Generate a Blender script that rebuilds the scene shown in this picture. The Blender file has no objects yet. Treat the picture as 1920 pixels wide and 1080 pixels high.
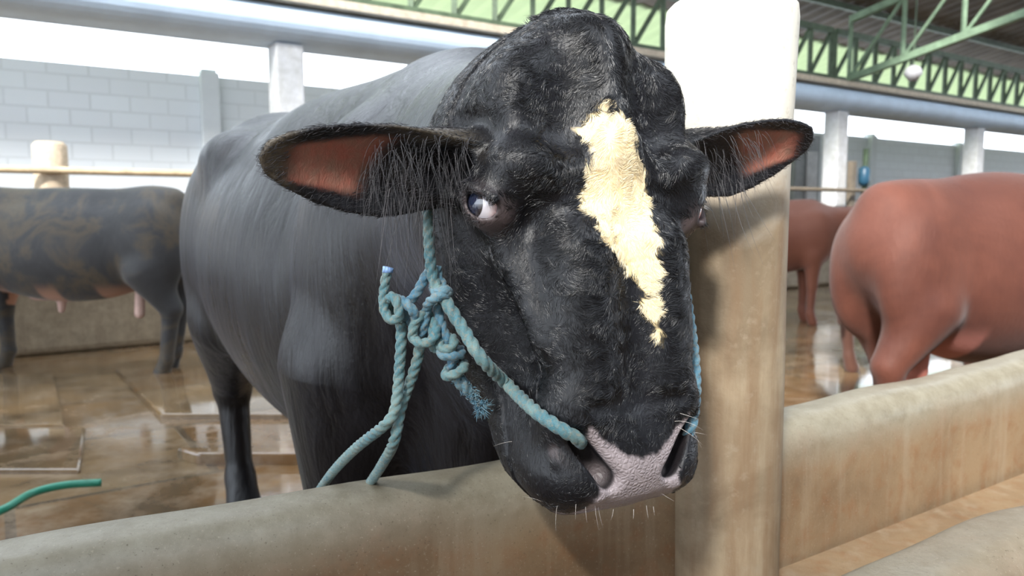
import bpy, math, random
import numpy as np
from mathutils import Vector
random.seed(4); rng = np.random.default_rng(11)
S = bpy.context.scene
COL = S.collection
# ------------------------------------------------------------------ camera, sky, light
FPX = 1450.0; CAMZ = 1.12; PITCH = math.atan(145 / FPX)
cam_d = bpy.data.cameras.new('camera'); cam = bpy.data.objects.new('camera', cam_d); COL.objects.link(cam)
cam_d.sensor_width = 36; cam_d.lens = FPX / 1920 * 36; cam_d.clip_start = 0.02
cam.location = (0, 0, CAMZ); cam.rotation_euler = (math.pi / 2 - PITCH, 0, 0)
cam_d.dof.use_dof = True; cam_d.dof.focus_distance = 0.88; cam_d.dof.aperture_fstop = 6.5
S.camera = cam
S.view_settings.view_transform = 'Standard'; S.view_settings.look = 'None'
S.view_settings.exposure = 0.62; S.view_settings.gamma = 1; S.view_settings.use_curve_mapping = False
w = bpy.data.worlds.new('sky'); S.world = w; w.use_nodes = True
wn = w.node_tree.nodes; bg = wn['Background']
bg.inputs[0].default_value = (0.82, 0.90, 1.0, 1); bg.inputs[1].default_value = 3.2
sun_d = bpy.data.lights.new('sun', 'SUN'); sun = bpy.data.objects.new('sun', sun_d); COL.objects.link(sun)
sun_d.energy = 5.5; sun_d.angle = math.radians(7); sun_d.color = (1, 0.97, 0.92)
sun.rotation_euler = Vector((0.30, 0.78, -0.62)).to_track_quat('-Z', 'Y').to_euler()
S.cycles.max_bounces = 6; S.cycles.diffuse_bounces = 3; S.cycles.glossy_bounces = 3
S.cycles.caustics_reflective = False; S.cycles.caustics_refractive = False

def P(px, py, Y):                     # a point of the place at forward distance Y seen at a pixel of the 1920x1080 frame
    u = (px - 960) / FPX; v = (540 - py) / FPX
    d = np.array([u, math.cos(PITCH) + v * math.sin(PITCH), -math.sin(PITCH) + v * math.cos(PITCH)])
    d = d * (Y / d[1])
    return np.array([d[0], d[1], CAMZ + d[2]])

# ------------------------------------------------------------------ helpers
def tag(o, label=None, cat=None, group=None, kind=None):
    if label: o['label'] = label
    if cat: o['category'] = cat
    if group: o['group'] = group
    if kind: o['kind'] = kind
    return o
def empty(name, loc, label, cat, group=None):
    o = bpy.data.objects.new(name, None); COL.objects.link(o); o.location = loc
    return tag(o, label, cat, group)
def mesh_obj(name, verts, faces, mat, parent=None, smooth=True, loc=None):
    me = bpy.data.meshes.new(name)
    verts = np.asarray(verts, dtype=np.float32)
    off = np.zeros(3)
    if parent is not None: off = np.array(parent.matrix_basis.translation); 
    if parent is not None and parent.parent is not None: off = off + np.array(parent.parent.matrix_basis.translation)
    if loc is not None: off = np.array(loc)
    verts = verts - off.astype(np.float32)
    if isinstance(faces, np.ndarray):
        n, m = faces.shape
        me.vertices.add(len(verts)); me.vertices.foreach_set('co', verts.ravel())
        me.loops.add(n * m); me.loops.foreach_set('vertex_index', faces.astype(np.int32).ravel())
        me.polygons.add(n); me.polygons.foreach_set('loop_start', np.arange(0, n * m, m, dtype=np.int32))
        try: me.polygons.foreach_set('loop_total', np.full(n, m, dtype=np.int32))
        except Exception: pass
        me.update(calc_edges=True)
    else:
        me.from_pydata([tuple(map(float, v)) for v in verts], [], faces)
    me.polygons.foreach_set('use_smooth', [bool(smooth)] * len(me.polygons))
    me.materials.append(mat)
    o = bpy.data.objects.new(name, me); COL.objects.link(o)
    if parent is not None: o.parent = parent
    if loc is not None: o.location = loc
    return o
class MB:                              # collects shapes that become one mesh
    def __init__(s): s.v = []; s.f = []
    def box(s, c, size, ax=None):
        ax = np.eye(3) if ax is None else np.array(ax); c = np.array(c, float); h = np.array(size) / 2; b = len(s.v)
        for i in (-1, 1):
            for j in (-1, 1):
                for k in (-1, 1): s.v.append(c + ax[0] * h[0] * i + ax[1] * h[1] * j + ax[2] * h[2] * k)
        for q in ((0,1,3,2),(4,6,7,5),(0,4,5,1),(2,3,7,6),(0,2,6,4),(1,5,7,3)): s.f.append([b + x for x in q])
        return s
    def bar(s, a, b, w, h=None):       # rectangular bar between two points
        a = np.array(a, float); b = np.array(b, float); d = b - a; L = np.linalg.norm(d); d = d / L
        up = np.array([0, 0, 1.0]) if abs(d[2]) < .95 else np.array([1.0, 0, 0])
        x = np.cross(up, d); x /= np.linalg.norm(x); y = np.cross(d, x)
        return s.box((a + b) / 2, (L, w, h or w), (d, x, y))
    def tube(s, pts, rad, n=16, cap=True):
        V, F = tube(pts, rad, n, cap); b = len(s.v); s.v += list(V); s.f += [[b + i for i in q] for q in F]; return s
    def build(s, name, mat, parent=None, smooth=False, bevel=0, loc=None):
        o = mesh_obj(name, s.v, s.f, mat, parent, smooth, loc)
        if bevel:
            m = o.modifiers.new('b', 'BEVEL'); m.width = bevel; m.segments = 3; m.limit_method = 'ANGLE'
        return o
def frames(pts):
    pts = np.array(pts, float); T = np.gradient(pts, axis=0); T /= np.linalg.norm(T, axis=1)[:, None] + 1e-12
    up = np.array([0, 0, 1.0]) if abs(T[0][2]) < .9 else np.array([1.0, 0, 0])
    N = np.zeros_like(pts); x = np.cross(up, T[0]); x /= np.linalg.norm(x); N[0] = x
    for i in range(1, len(pts)):
        x = N[i-1] - T[i] * np.dot(N[i-1], T[i]); N[i] = x / (np.linalg.norm(x) + 1e-12)
    return T, N, np.cross(T, N)
def tube(pts, rad, n=16, cap=True):
    pts = np.array(pts, float); T, N, B = frames(pts); rad = np.broadcast_to(rad, (len(pts),))
    V = []; F = []
    for i in range(len(pts)):
        for k in range(n):
            a = 2 * math.pi * k / n; V.append(pts[i] + (N[i] * math.cos(a) + B[i] * math.sin(a)) * rad[i])
    for i in range(len(pts) - 1):
        for k in range(n): k2 = (k + 1) % n; F.append([i*n+k, i*n+k2, (i+1)*n+k2, (i+1)*n+k])
    if cap: F.append(list(range(n))[::-1]); F.append([(len(pts)-1)*n + k for k in range(n)])
    return V, F
def spline(pts, n=12):                 # Catmull-Rom through points
    p = np.array(pts, float); p = np.vstack([2*p[0]-p[1], p, 2*p[-1]-p[-2]]); out = []
    for i in range(1, len(p) - 2):
        for t in np.linspace(0, 1, n, endpoint=False):
            a, b, c, d = p[i-1], p[i], p[i+1], p[i+2]
            out.append(.5*((2*b)+(-a+c)*t+(2*a-5*b+4*c-d)*t*t+(-a+3*b-3*c+d)*t**3))
    out.append(p[-2]); return np.array(out)

# ------------------------------------------------------------------ materials
class NT:
    def __init__(s, name):
        s.m = bpy.data.materials.new(name); s.m.use_nodes = True; s.t = s.m.node_tree; s.b = s.t.nodes['Principled BSDF']
    def n(s, typ, **kw):
        o = s.t.nodes.new(typ)
        for k, v in kw.items():
            if k in o.inputs: o.inputs[k].default_value = v
            else: setattr(o, k, v)
        return o
    def l(s, a, b): s.t.links.new(a, b)
    def coord(s, scale=(1,1,1), rot=(0,0,0)):
        tc = s.n('ShaderNodeTexCoord'); mp = s.n('ShaderNodeMapping'); s.l(tc.outputs['Object'], mp.inputs[0])
        mp.inputs['Scale'].default_value = scale; mp.inputs['Rotation'].default_value = rot; return mp.outputs[0]
    def noise(s, co, scale, detail=4, rough=.55, dist=0):
        o = s.n('ShaderNodeTexNoise', Scale=scale, Detail=detail, Roughness=rough, Distortion=dist); s.l(co, o.inputs['Vector']); return o.outputs['Fac']
    def ramp(s, fac, stops):
        r = s.n('ShaderNodeValToRGB'); e = r.color_ramp.elements
        while len(e) < len(stops): e.new(.5)
        for i, (p, c) in enumerate(stops):
            e[i].position = p; e[i].color = (c, c, c, 1) if isinstance(c, (int, float)) else (*c, 1)
        s.l(fac, r.inputs[0]); return r.outputs[0]
    def mix(s, fac, a, b, mode='MIX'):
        m = s.n('ShaderNodeMix', data_type='RGBA', blend_type=mode)
        for v, i in ((fac, 0), (a, 6), (b, 7)):
            if isinstance(v, (int, float)): m.inputs[i].default_value = v
            elif isinstance(v, tuple): m.inputs[i].default_value = (*v, 1) if len(v) == 3 else v
            else: s.l(v, m.inputs[i])
        return m.outputs[2]
    def attr(s, name):
        a = s.n('ShaderNodeAttribute', attribute_name=name); return a.outputs['Fac']
    def bump(s, h, strength=.3, dist=.01, prev=None):
        b = s.n('ShaderNodeBump', Strength=strength, Distance=dist); s.l(h, b.inputs['Height'])
        if prev is not None: s.l(prev, b.inputs['Normal'])
        return b.outputs[0]
    def set(s, **kw):
        names = dict(col='Base Color', rough='Roughness', nrm='Normal', spec='Specular IOR Level', metal='Metallic', sheen='Sheen Weight', coat='Coat Weight', coatr='Coat Roughness', trans='Transmission Weight', sss='Subsurface Weight', sheenr='Sheen Roughness', sheent='Sheen Tint', aniso='Anisotropic')
        for k, v in kw.items():
            i = s.b.inputs[names[k]]
            if isinstance(v, bpy.types.NodeSocket): s.l(v, i)
            elif isinstance(v, tuple): i.default_value = (*v, 1)
            else: i.default_value = v
        return s.m
def sstep(a, b, x):
    t = np.clip((x - a) / (b - a), 0, 1); return t * t * (3 - 2 * t)
def concrete(name, a, b, c, scale=3, rough=.75, wet=False, bumps=.25, streak=True):
    t = NT(name); co = t.coord()
    n1 = t.noise(co, scale, 6, .6, .3); n2 = t.noise(co, scale * 9, 5, .7); n3 = t.noise(t.coord((6, 6, .7)), scale * 2.2, 5, .6)
    n4 = t.noise(co, 120, 3, .6)
    col = t.mix(t.ramp(n1, [(.32, 0), (.66, 1)]), a, b)
    col = t.mix(t.ramp(n3, [(.45, 0), (.75, .75)] if streak else [(.5, 0), (1, .3)]), col, c)
    col = t.mix(t.ramp(n2, [(.35, .55), (.7, 0)]), col, tuple(x * .55 for x in c))
    col = t.mix(t.ramp(n4, [(.66, 0), (.74, .5)]), col, tuple(min(1, x * 1.5) for x in a))
    r = t.ramp(n1, [(.3, rough * .6), (.7, rough)]) if wet else rough
    return t.set(col=col, rough=r, nrm=t.bump(n4, bumps, .004, t.bump(n2, bumps, .012)), spec=.4)
M = {}
def trough_mat():
    t = NT('trough_concrete'); co = t.coord((1, 1, 1))
    n1 = t.noise(co, 3.2, 6, .62, .4); n2 = t.noise(co, 24, 5, .7); n3 = t.noise(t.coord((14, 14, 1.1)), 1.8, 5, .6); n4 = t.noise(co, 260, 3, .6)
    sp = t.n('ShaderNodeSeparateXYZ'); t.l(co, sp.inputs[0]); m = t.n('ShaderNodeMath', operation='MULTIPLY_ADD'); t.l(n1, m.inputs[0]); m.inputs[1].default_value = -.11; t.l(sp.outputs[2], m.inputs[2])
    r = t.n('ShaderNodeMapRange'); t.l(m.outputs[0], r.inputs[0]); r.inputs[1].default_value = .595; r.inputs[2].default_value = .675
    top = t.mix(t.ramp(n2, [(.35, 0), (.65, 1)]), (.20, .175, .125), (.27, .245, .185))
    low = t.mix(t.ramp(n1, [(.38, 0), (.62, 1)]), (.265, .185, .11), (.17, .11, .062))
    low = t.mix(t.ramp(n2, [(.48, 0), (.68, .55)]), low, (.21, .10, .045))
    low = t.mix(t.ramp(n3, [(.5, 0), (.68, .55)]), low, (.31, .245, .17))
    col = t.mix(r.outputs[0], low, top); col = t.mix(t.ramp(n4, [(.62, 0), (.72, .6)]), col, (.36, .31, .235)); col = t.mix(t.ramp(n4, [(.28, .7), (.36, 0)]), col, (.09, .065, .042))
    return t.set(col=col, rough=t.ramp(n1, [(.35, .32), (.65, .6)]), nrm=t.bump(n2, .22, .008, t.bump(n4, .15, .002)), spec=.4)
M['trough'] = trough_mat()
M['trough_top'] = M['trough']
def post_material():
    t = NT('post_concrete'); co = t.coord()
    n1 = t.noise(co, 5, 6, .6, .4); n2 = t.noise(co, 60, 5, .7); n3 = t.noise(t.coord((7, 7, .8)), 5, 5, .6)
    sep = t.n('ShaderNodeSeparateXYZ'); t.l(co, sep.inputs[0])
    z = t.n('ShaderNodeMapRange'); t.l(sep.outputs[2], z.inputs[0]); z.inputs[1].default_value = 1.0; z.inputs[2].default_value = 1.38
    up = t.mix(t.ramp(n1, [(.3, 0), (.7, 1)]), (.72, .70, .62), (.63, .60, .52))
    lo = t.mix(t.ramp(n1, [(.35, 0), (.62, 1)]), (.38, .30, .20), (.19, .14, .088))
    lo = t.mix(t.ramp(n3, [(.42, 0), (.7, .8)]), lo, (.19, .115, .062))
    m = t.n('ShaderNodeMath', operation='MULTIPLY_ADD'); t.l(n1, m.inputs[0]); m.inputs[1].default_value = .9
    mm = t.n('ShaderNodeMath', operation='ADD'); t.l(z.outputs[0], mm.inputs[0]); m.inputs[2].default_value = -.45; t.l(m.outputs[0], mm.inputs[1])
    col = t.mix(t.ramp(mm.outputs[0], [(.3, 0), (.75, 1)]), lo, up)  # sunlight on the upper post put into its colour, over brown stains
    col = t.mix(t.ramp(n2, [(.3, .5), (.45, 0)]), col, (.30, .24, .17))
    return t.set(col=col, rough=.6, nrm=t.bump(n2, .25, .004), spec=.35)
M['post'] = post_material()
M['paint_blue'] = concrete('pale_blue_paint', (.66, .79, .93), (.62, .74, .88), (.50, .58, .68), 1.2, .55, False, .1)
M['cream'] = concrete('cream_plaster', (.78, .68, .54), (.72, .62, .48), (.6, .5, .38), 1.5, .7, False, .1)
M['column'] = concrete('white_column_paint', (.68, .69, .72), (.62, .63, .66), (.60, .60, .57), 1.2, .7, False, .1)
M['tan_wall'] = concrete('stained_low_wall', (.46, .38, .27), (.34, .27, .18), (.25, .19, .13), 1.5, .6, False, .2)
M['far_post'] = concrete('far_post_concrete', (.72, .58, .43), (.62, .5, .36), (.5, .38, .26), 3, .7, False, .2)
def brick():
    t = NT('grey_brick'); tc = t.n('ShaderNodeTexCoord')
    mp = t.n('ShaderNodeMapping'); t.l(tc.outputs['UV'], mp.inputs[0])
    b = t.n('ShaderNodeTexBrick', Scale=1.0); t.l(mp.outputs[0], b.inputs['Vector'])
    b.inputs['Color1'].default_value = (.69, .72, .76, 1); b.inputs['Color2'].default_value = (.72, .76, .80, 1); b.inputs['Mortar'].default_value = (.60, .63, .66, 1)
    b.inputs['Mortar Size'].default_value = .012; b.inputs['Brick Width'].default_value = .42; b.inputs['Row Height'].default_value = .19; b.inputs['Bias'].default_value = -.1
    n = t.noise(t.coord(), 1.5, 5, .6); n2 = t.noise(t.coord(), 9, 4, .6)
    col = t.mix(t.ramp(n, [(.35, 0), (.7, .5)]), b.outputs['Color'], (.68, .71, .74))
    col = t.mix(t.ramp(n2, [(.5, 0), (.8, .35)]), col, (.72, .74, .77))
    return t.set(col=col, rough=.85, nrm=t.bump(b.outputs['Fac'], .4, -.01))
M['brick'] = brick()
def floor_mat():
    t = NT('wet_concrete_floor'); co = t.coord(); ro = t.coord((1, 1, 1), (0, 0, -.592))
    n1 = t.noise(co, 1.3, 6, .6, .5); n2 = t.noise(co, 7, 5, .65); n3 = t.noise(ro, .8, 3, .5); n4 = t.noise(co, 60, 3, .6)
    b = t.n('ShaderNodeTexBrick', Scale=1.0); t.l(ro, b.inputs['Vector'])
    b.inputs['Color1'].default_value = (.20, .105, .042, 1); b.inputs['Color2'].default_value = (.25, .165, .085, 1); b.inputs['Mortar'].default_value = (.10, .07, .045, 1)
    b.inputs['Mortar Size'].default_value = .018; b.inputs['Brick Width'].default_value = 1.5; b.inputs['Row Height'].default_value = .85
    col = t.mix(t.ramp(n1, [(.35, 0), (.65, 1)]), b.outputs['Color'], (.085, .058, .032))
    col = t.mix(t.ramp(n2, [(.45, 0), (.75, .7)]), col, (.29, .22, .15))
    rr = t.mix(t.ramp(n3, [(.44, 0), (.62, 1)]), (.05, .05, .05), (.30, .30, .30))
    rr = t.mix(t.ramp(n2, [(.45, 0), (.6, .6)]), rr, (.24, .24, .24))
    sp = t.n('ShaderNodeSeparateXYZ'); t.l(ro, sp.inputs[0]); gt = t.n('ShaderNodeMapRange'); t.l(sp.outputs[1], gt.inputs[0])
    gt.inputs[1].default_value = 3.0; gt.inputs[2].default_value = 3.35
    wob = t.n('ShaderNodeMath', operation='MULTIPLY_ADD'); t.l(n1, wob.inputs[0]); wob.inputs[1].default_value = 1.2; wob.inputs[2].default_value = -.6
    ad = t.n('ShaderNodeMath', operation='ADD'); t.l(gt.outputs[0], ad.inputs[0]); t.l(wob.outputs[0], ad.inputs[1]); ad.use_clamp = True
    rr = t.mix(ad.outputs[0], (.03, .03, .03), rr)
    wetb = t.bump(n2, .04, .01, t.bump(b.outputs['Fac'], .12, -.01)); wetb = t.bump(n4, .02, .004, wetb)
    return t.set(col=col, rough=rr, nrm=wetb, spec=.6)
M['floor'] = floor_mat()
def plain(name, col, rough=.5, metal=0, var=.15, scale=8, bumps=.1, **kw):
    t = NT(name); n = t.noise(t.coord(), scale, 5, .6)
    c = t.mix(t.ramp(n, [(.35, 0), (.7, 1)]), tuple(x * (1 - var) for x in col), tuple(min(1, x * (1 + var)) for x in col))
    return t.set(col=c, rough=rough, metal=metal, nrm=t.bump(n, bumps, .003), **kw)
M['paint_blue'] = plain('pale_blue_beam_paint', (.62, .76, .92), .6, 0, .07, 3)
M['truss'] = plain('green_truss_paint', (.085, .125, .075), .6, 0, .3)
M['rafter'] = plain('light_green_rafter_paint', (.20, .29, .19), .6, 0, .2)
M['rail'] = plain('ochre_rail_paint', (.60, .45, .28), .6, 0, .2)
M['brown_metal'] = plain('brown_post_paint', (.16, .13, .095), .6, 0, .2)
M['roof_dark'] = plain('brown_roof_sheet', (.15, .125, .10), .8, 0, .35, 1.2)
def skylight():
    t = NT('green_translucent_sheet'); co = t.coord(); n = t.noise(co, 1.5, 4, .6)
    wv = t.n('ShaderNodeTexWave', Scale=3.0); t.l(t.coord((1, 1, 1), (0, 0, -.592)), wv.inputs['Vector'])
    c = t.mix(n, (.46, .53, .38), (.54, .59, .44))
    d = t.n('ShaderNodeBsdfTranslucent'); df = t.n('ShaderNodeBsdfDiffuse'); mx = t.n('ShaderNodeMixShader')
    t.l(c, d.inputs[0]); t.l(c, df.inputs[0]); mx.inputs[0].default_value = .35; t.l(d.outputs[0], mx.inputs[1]); t.l(df.outputs[0], mx.inputs[2])
    t.l(mx.outputs[0], t.t.nodes['Material Output'].inputs[0]); return t.m
M['skylight'] = skylight()
def rope_mat(name, a, b, dirt):
    t = NT(name); co = t.coord(); n1 = t.noise(co, 28, 5, .65); n2 = t.noise(co, 700, 3, .6); n3 = t.noise(co, 260, 3, .7)
    g = t.attr('groove')
    col = t.mix(t.ramp(n1, [(.38, 0), (.6, 1)]), a, b)
    col = t.mix(t.ramp(n3, [(.48, 0), (.66, .75)]), col, dirt)
    return t.set(col=col, rough=.65, nrm=t.bump(n2, .6, .001, t.bump(n3, .5, .002)), sheen=.2)
M['rope'] = rope_mat('teal_rope_fibre', (.050, .155, .185), (.125, .215, .21), (.21, .195, .145))
M['rope_blue'] = rope_mat('blue_rope_fibre', (.035, .14, .22), (.10, .21, .26), (.21, .195, .15))
M['hose'] = plain('green_hose_rubber', (.03, .26, .17), .35, 0, .2)
# animal coats
def coat_black():
    t = NT('black_bull_coat'); co = t.coord()
    nf = t.noise(t.coord((1, 1, .28)), 260, 4, .65, .6)
    nw = t.noise(t.coord((1, 1, .45)), 70, 4, .6, 1.2)
    nb = t.noise(t.coord((2.2, 2.2, .25)), 7, 4, .6, .4)
    nskin = t.noise(co, 26, 4, .6)
    hd = t.attr('headmask')
    dark = t.mix(t.ramp(nb, [(.4, 0), (.75, 1)]), (.003, .003, .004), (.009, .009, .012))
    col = t.mix(t.attr('skinpatch'), dark, (.15, .115, .115))
    col = t.mix(t.attr('blaze'), col, (.84, .66, .36))
    nose = t.mix(t.ramp(nskin, [(.35, 0), (.7, 1)]), (.29, .245, .25), (.38, .32, .325))
    col = t.mix(t.attr('nose'), col, nose)
    pink = t.mix(t.ramp(t.noise(co, 45, 4, .6), [(.35, 0), (.7, 1)]), (.36, .12, .085), (.26, .15, .11))
    col = t.mix(t.attr('earpink'), col, pink)
    col = t.mix(t.attr('hole'), col, (.012, .009, .010))
    col = t.mix(t.attr('mud'), col, (.17, .14, .10))
    vor = t.n('ShaderNodeTexVoronoi', Scale=210.0, feature='DISTANCE_TO_EDGE'); 
    wc = t.n('ShaderNodeVectorMath', operation='MULTIPLY_ADD'); nz = t.n('ShaderNodeTexNoise', Scale=60.0)
    t.l(co, nz.inputs['Vector']); t.l(nz.outputs['Color'], wc.inputs[0]); wc.inputs[1].default_value = (.008, .008, .008); t.l(co, wc.inputs[2])
    t.l(wc.outputs[0], vor.inputs['Vector'])
    furb = t.bump(nf, .35, .0025, t.bump(nw, .35, .005))
    noseb = t.bump(t.ramp(vor.outputs['Distance'], [(0, 0), (.35, 1)]), .38, .003)
    bodyb = t.bump(nb, .30, .04, t.bump(nf, .35, .003))
    mx = t.n('ShaderNodeMix', data_type='VECTOR'); t.l(t.attr('nose'), mx.inputs[0]); t.l(furb, mx.inputs[4]); t.l(noseb, mx.inputs[5])
    mb = t.n('ShaderNodeMix', data_type='VECTOR'); t.l(hd, mb.inputs[0]); t.l(bodyb, mb.inputs[4]); t.l(mx.outputs[1], mb.inputs[5])
    ro = t.mix(hd, t.ramp(nb, [(.35, .26), (.7, .42)]), (.40, .40, .40)); ro = t.mix(t.attr('nose'), ro, (.34, .34, .34)); ro = t.mix(t.attr('hole'), ro, (.6, .6, .6))
    return t.set(col=col, rough=ro, nrm=mb.outputs[1], spec=.38, sheen=t.mix(hd, (.07, .07, .07), (.02, .02, .02)), sheenr=.4, sheent=(.70, .78, 1.0))
M['bull'] = coat_black()
def hair_mat(name, col, col2, rough=.35, spec=.6):
    t = NT(name); hi = t.n('ShaderNodeHairInfo'); c = t.mix(t.ramp(hi.outputs['Random'], [(.2, 0), (.9, 1)]), col, col2)
    return t.set(col=c, rough=rough, spec=spec)
M['fur'] = hair_mat('black_fur_hair', (.004, .004, .005), (.009, .009, .011), .27, .68)
M['blaze_fur'] = hair_mat('cream_blaze_hair', (.86, .71, .44), (.92, .83, .64), .6, .3)
M['grey_hair'] = hair_mat('grey_long_hair', (.012, .012, .014), (.055, .05, .055), .4, .6)
M['whisker'] = hair_mat('pale_whisker_hair', (.5, .45, .4), (.65, .6, .55), .4, .5)
def eye_mat():
    t = NT('eyeball_wet'); tc = t.n('ShaderNodeTexCoord'); sp = t.n('ShaderNodeVectorMath', operation='DOT_PRODUCT')
    nm = t.n('ShaderNodeVectorMath', operation='NORMALIZE'); t.l(tc.outputs['Object'], nm.inputs[0]); t.l(nm.outputs[0], sp.inputs[0]); sp.inputs[1].default_value = EYE_DIR
    c = t.ramp(sp.outputs['Value'], [(0, (.66, .34, .32)), (.28, (.68, .52, .52)), (.5, (.66, .62, .66)), (.72, (.60, .58, .63)), (.75, (.02, .015, .015)), (.80, (.03, .025, .03)), (.9, (.010, .016, .04))])
    return t.set(col=c, rough=.06, spec=.8, coat=1.0, coatr=.02)
def cow_mat(name, stops, scale=3, rough=.55, belly=None, bellyz=(.45, .62), sheen=.2):
    t = NT(name); co = t.coord((1, 1, 1)); n = t.noise(co, scale, 5, .62, .6); nf = t.noise(t.coord((1, 1, .3)), 60, 4, .6)
    col = t.ramp(n, stops)
    if belly:
        col = t.mix(t.attr('belly'), col, belly)
    return t.set(col=col, rough=rough, nrm=t.bump(nf, .3, .01), sheen=sheen, spec=.35)
M['dark_cow'] = cow_mat('mottled_muddy_coat', [(.30, (.018, .018, .019)), (.47, (.032, .032, .034)), (.57, (.075, .058, .038)), (.66, (.035, .033, .031)), (.78, (.12, .12, .13))], 3.4, .6, (.50, .26, .17))
M['red_cow'] = cow_mat('red_brown_coat', [(.3, (.066, .018, .011)), (.5, (.095, .029, .017)), (.7, (.14, .046, .028))], 2.2, .68, (.42, .15, .12), sheen=.1)
M['brown_cow'] = cow_mat('dark_brown_coat', [(.3, (.06, .025, .017)), (.7, (.10, .042, .027))], 1.6, .55, (.22, .1, .07))
M['far_cow'] = cow_mat('far_red_coat', [(.3, (.17, .055, .032)), (.7, (.23, .085, .05))], 1.6, .55, (.05, .03, .03))
M['udder'] = plain('pink_skin', (.50, .19, .15), .5)
M['pale_skin'] = plain('pale_skin', (.55, .38, .33), .55)
M['hoof'] = plain('hoof_horn', (.045, .04, .035), .5)
HRES = 0.003; NFUR = 130000
# ------------------------------------------------------------------ the building
D = np.array([.829, .559, 0]); Nn_ = np.array([-.559, .829, 0]); UP = np.array([0, 0, 1.0]); WAX = np.array([D, Nn_, UP])
def Q(a, p, z): return D * a + Nn_ * p + UP * z          # along the shed, across it (away from the viewer), up
def struct(o): o['kind'] = 'structure'; return o
mb = MB(); mb.box(Q(9, -2, -.1), (60, 30, .2), WAX); struct(mb.build('floor', M['floor']))
# grey block wall behind the shed, with UVs in metres
def wall_uv(name, a0, a1, p, z0, z1, th, mat):
    mb = MB(); mb.box(Q((a0+a1)/2, p + th/2, (z0+z1)/2), (a1-a0, th, z1-z0), WAX); o = mb.build(name, mat)
    uv = o.data.uv_layers.new(name='UVMap')
    for lp in o.data.loops:
        v = np.array(o.data.vertices[lp.vertex_index].co); uv.data[lp.index].uv = (float(v @ D), float(v[2]))
    return struct(o)
BWP = 10.3; BWZ = 2.79
wall_uv('wall_back', -9, 36, BWP, 0, BWZ, .15, M['brick'])
PIL = [(1, 402, 'grey pilaster of the block wall left of the white column'), (2, 1622, 'dark edged pilaster of the block wall above the red cow'), (3, 1785, 'grey pilaster of the block wall just left of the right hand column')]
for k, px, lab in PIL:
    x_ = (px - 960) / FPX; a = BWP * (.829 * x_ + .559) / (.829 - .559 * x_)
    mb = MB(); mb.box(Q(a, BWP - .06, (BWZ + .03) / 2), (.22, .12, BWZ + .03), WAX); mb.box(Q(a, BWP + .02, BWZ + .05), (.18, .2, .05), WAX)
    tag(mb.build('wall_pilaster', M['brick'], bevel=.01, loc=Q(a, BWP - .06, 0)), lab, 'pilaster', 'pilasters of the grey block wall')
# row of columns carrying the pale beam
CP = 7.5; colspots = [(.326 + .59 * k) * CP for k in range(-2, 7)]
BZ0 = CAMZ + .209 * CP; BZ1 = CAMZ + .267 * CP
names = {2: 'white shed column standing left of the bull above its back', 4: 'pale shed column just right of the concrete post, under the beam', 5: 'pale shed column behind the back of the red cow'}
for k, a in enumerate(colspots):
    if k not in (2, 3, 4, 5): continue
    mb = MB(); mb.box(Q(a, CP, BZ0 / 2), (.27, .27, BZ0), WAX)
    o = mb.build('building_column', M['column'], bevel=.02, loc=Q(a, CP, 0))
    tag(o, names.get(k, 'shed column hidden behind the bull and the concrete post'), 'column', 'columns carrying the long beam')
V = []; F0 = []
prof = [(-.20, .0), (-.24, .03), (-.26, .10), (-.26, .34), (-.24, .36), (.24, .36), (.26, .34), (.26, .1), (.24, .03), (.2, 0)]
h = BZ1 - BZ0
def extrude(name, prof, a0, a1, p, z, mat, parent=None, loc=None, smooth=False):
    V = []; n = len(prof)
    for a in (a0, a1): V += [Q(a, p + x, z + y) for x, y in prof]
    Fc = [[i, (i+1) % n, n + (i+1) % n, n + i] for i in range(n)] + [list(range(n))[::-1], list(range(n, 2*n))]
    return mesh_obj(name, V, Fc, mat, parent, smooth, loc)
hb = h - .075
prof = [(-.26 * math.cos(t) , hb/2 - hb/2 * math.sin(t)) for t in np.linspace(-math.pi/2, math.pi/2, 14)]
beam = empty('roof_beam', Q(9, CP, BZ0), 'long pale blue rounded beam running across the shed on columns', 'beam')
prof = [(-.02 - .24 * math.cos(t), hb/2 + hb/2 * math.sin(t)) for t in np.linspace(-math.pi/2, math.pi/2, 14)] + [(.24, hb), (.24, 0)]
extrude('beam_body', prof, -8, 34, CP, BZ0, M['paint_blue'], beam, smooth=False)
extrude('top_ledge', [(-.262, hb), (-.262, h), (.28, h), (.28, hb)], -8, 34, CP, BZ0, M['cream'], beam)
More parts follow.
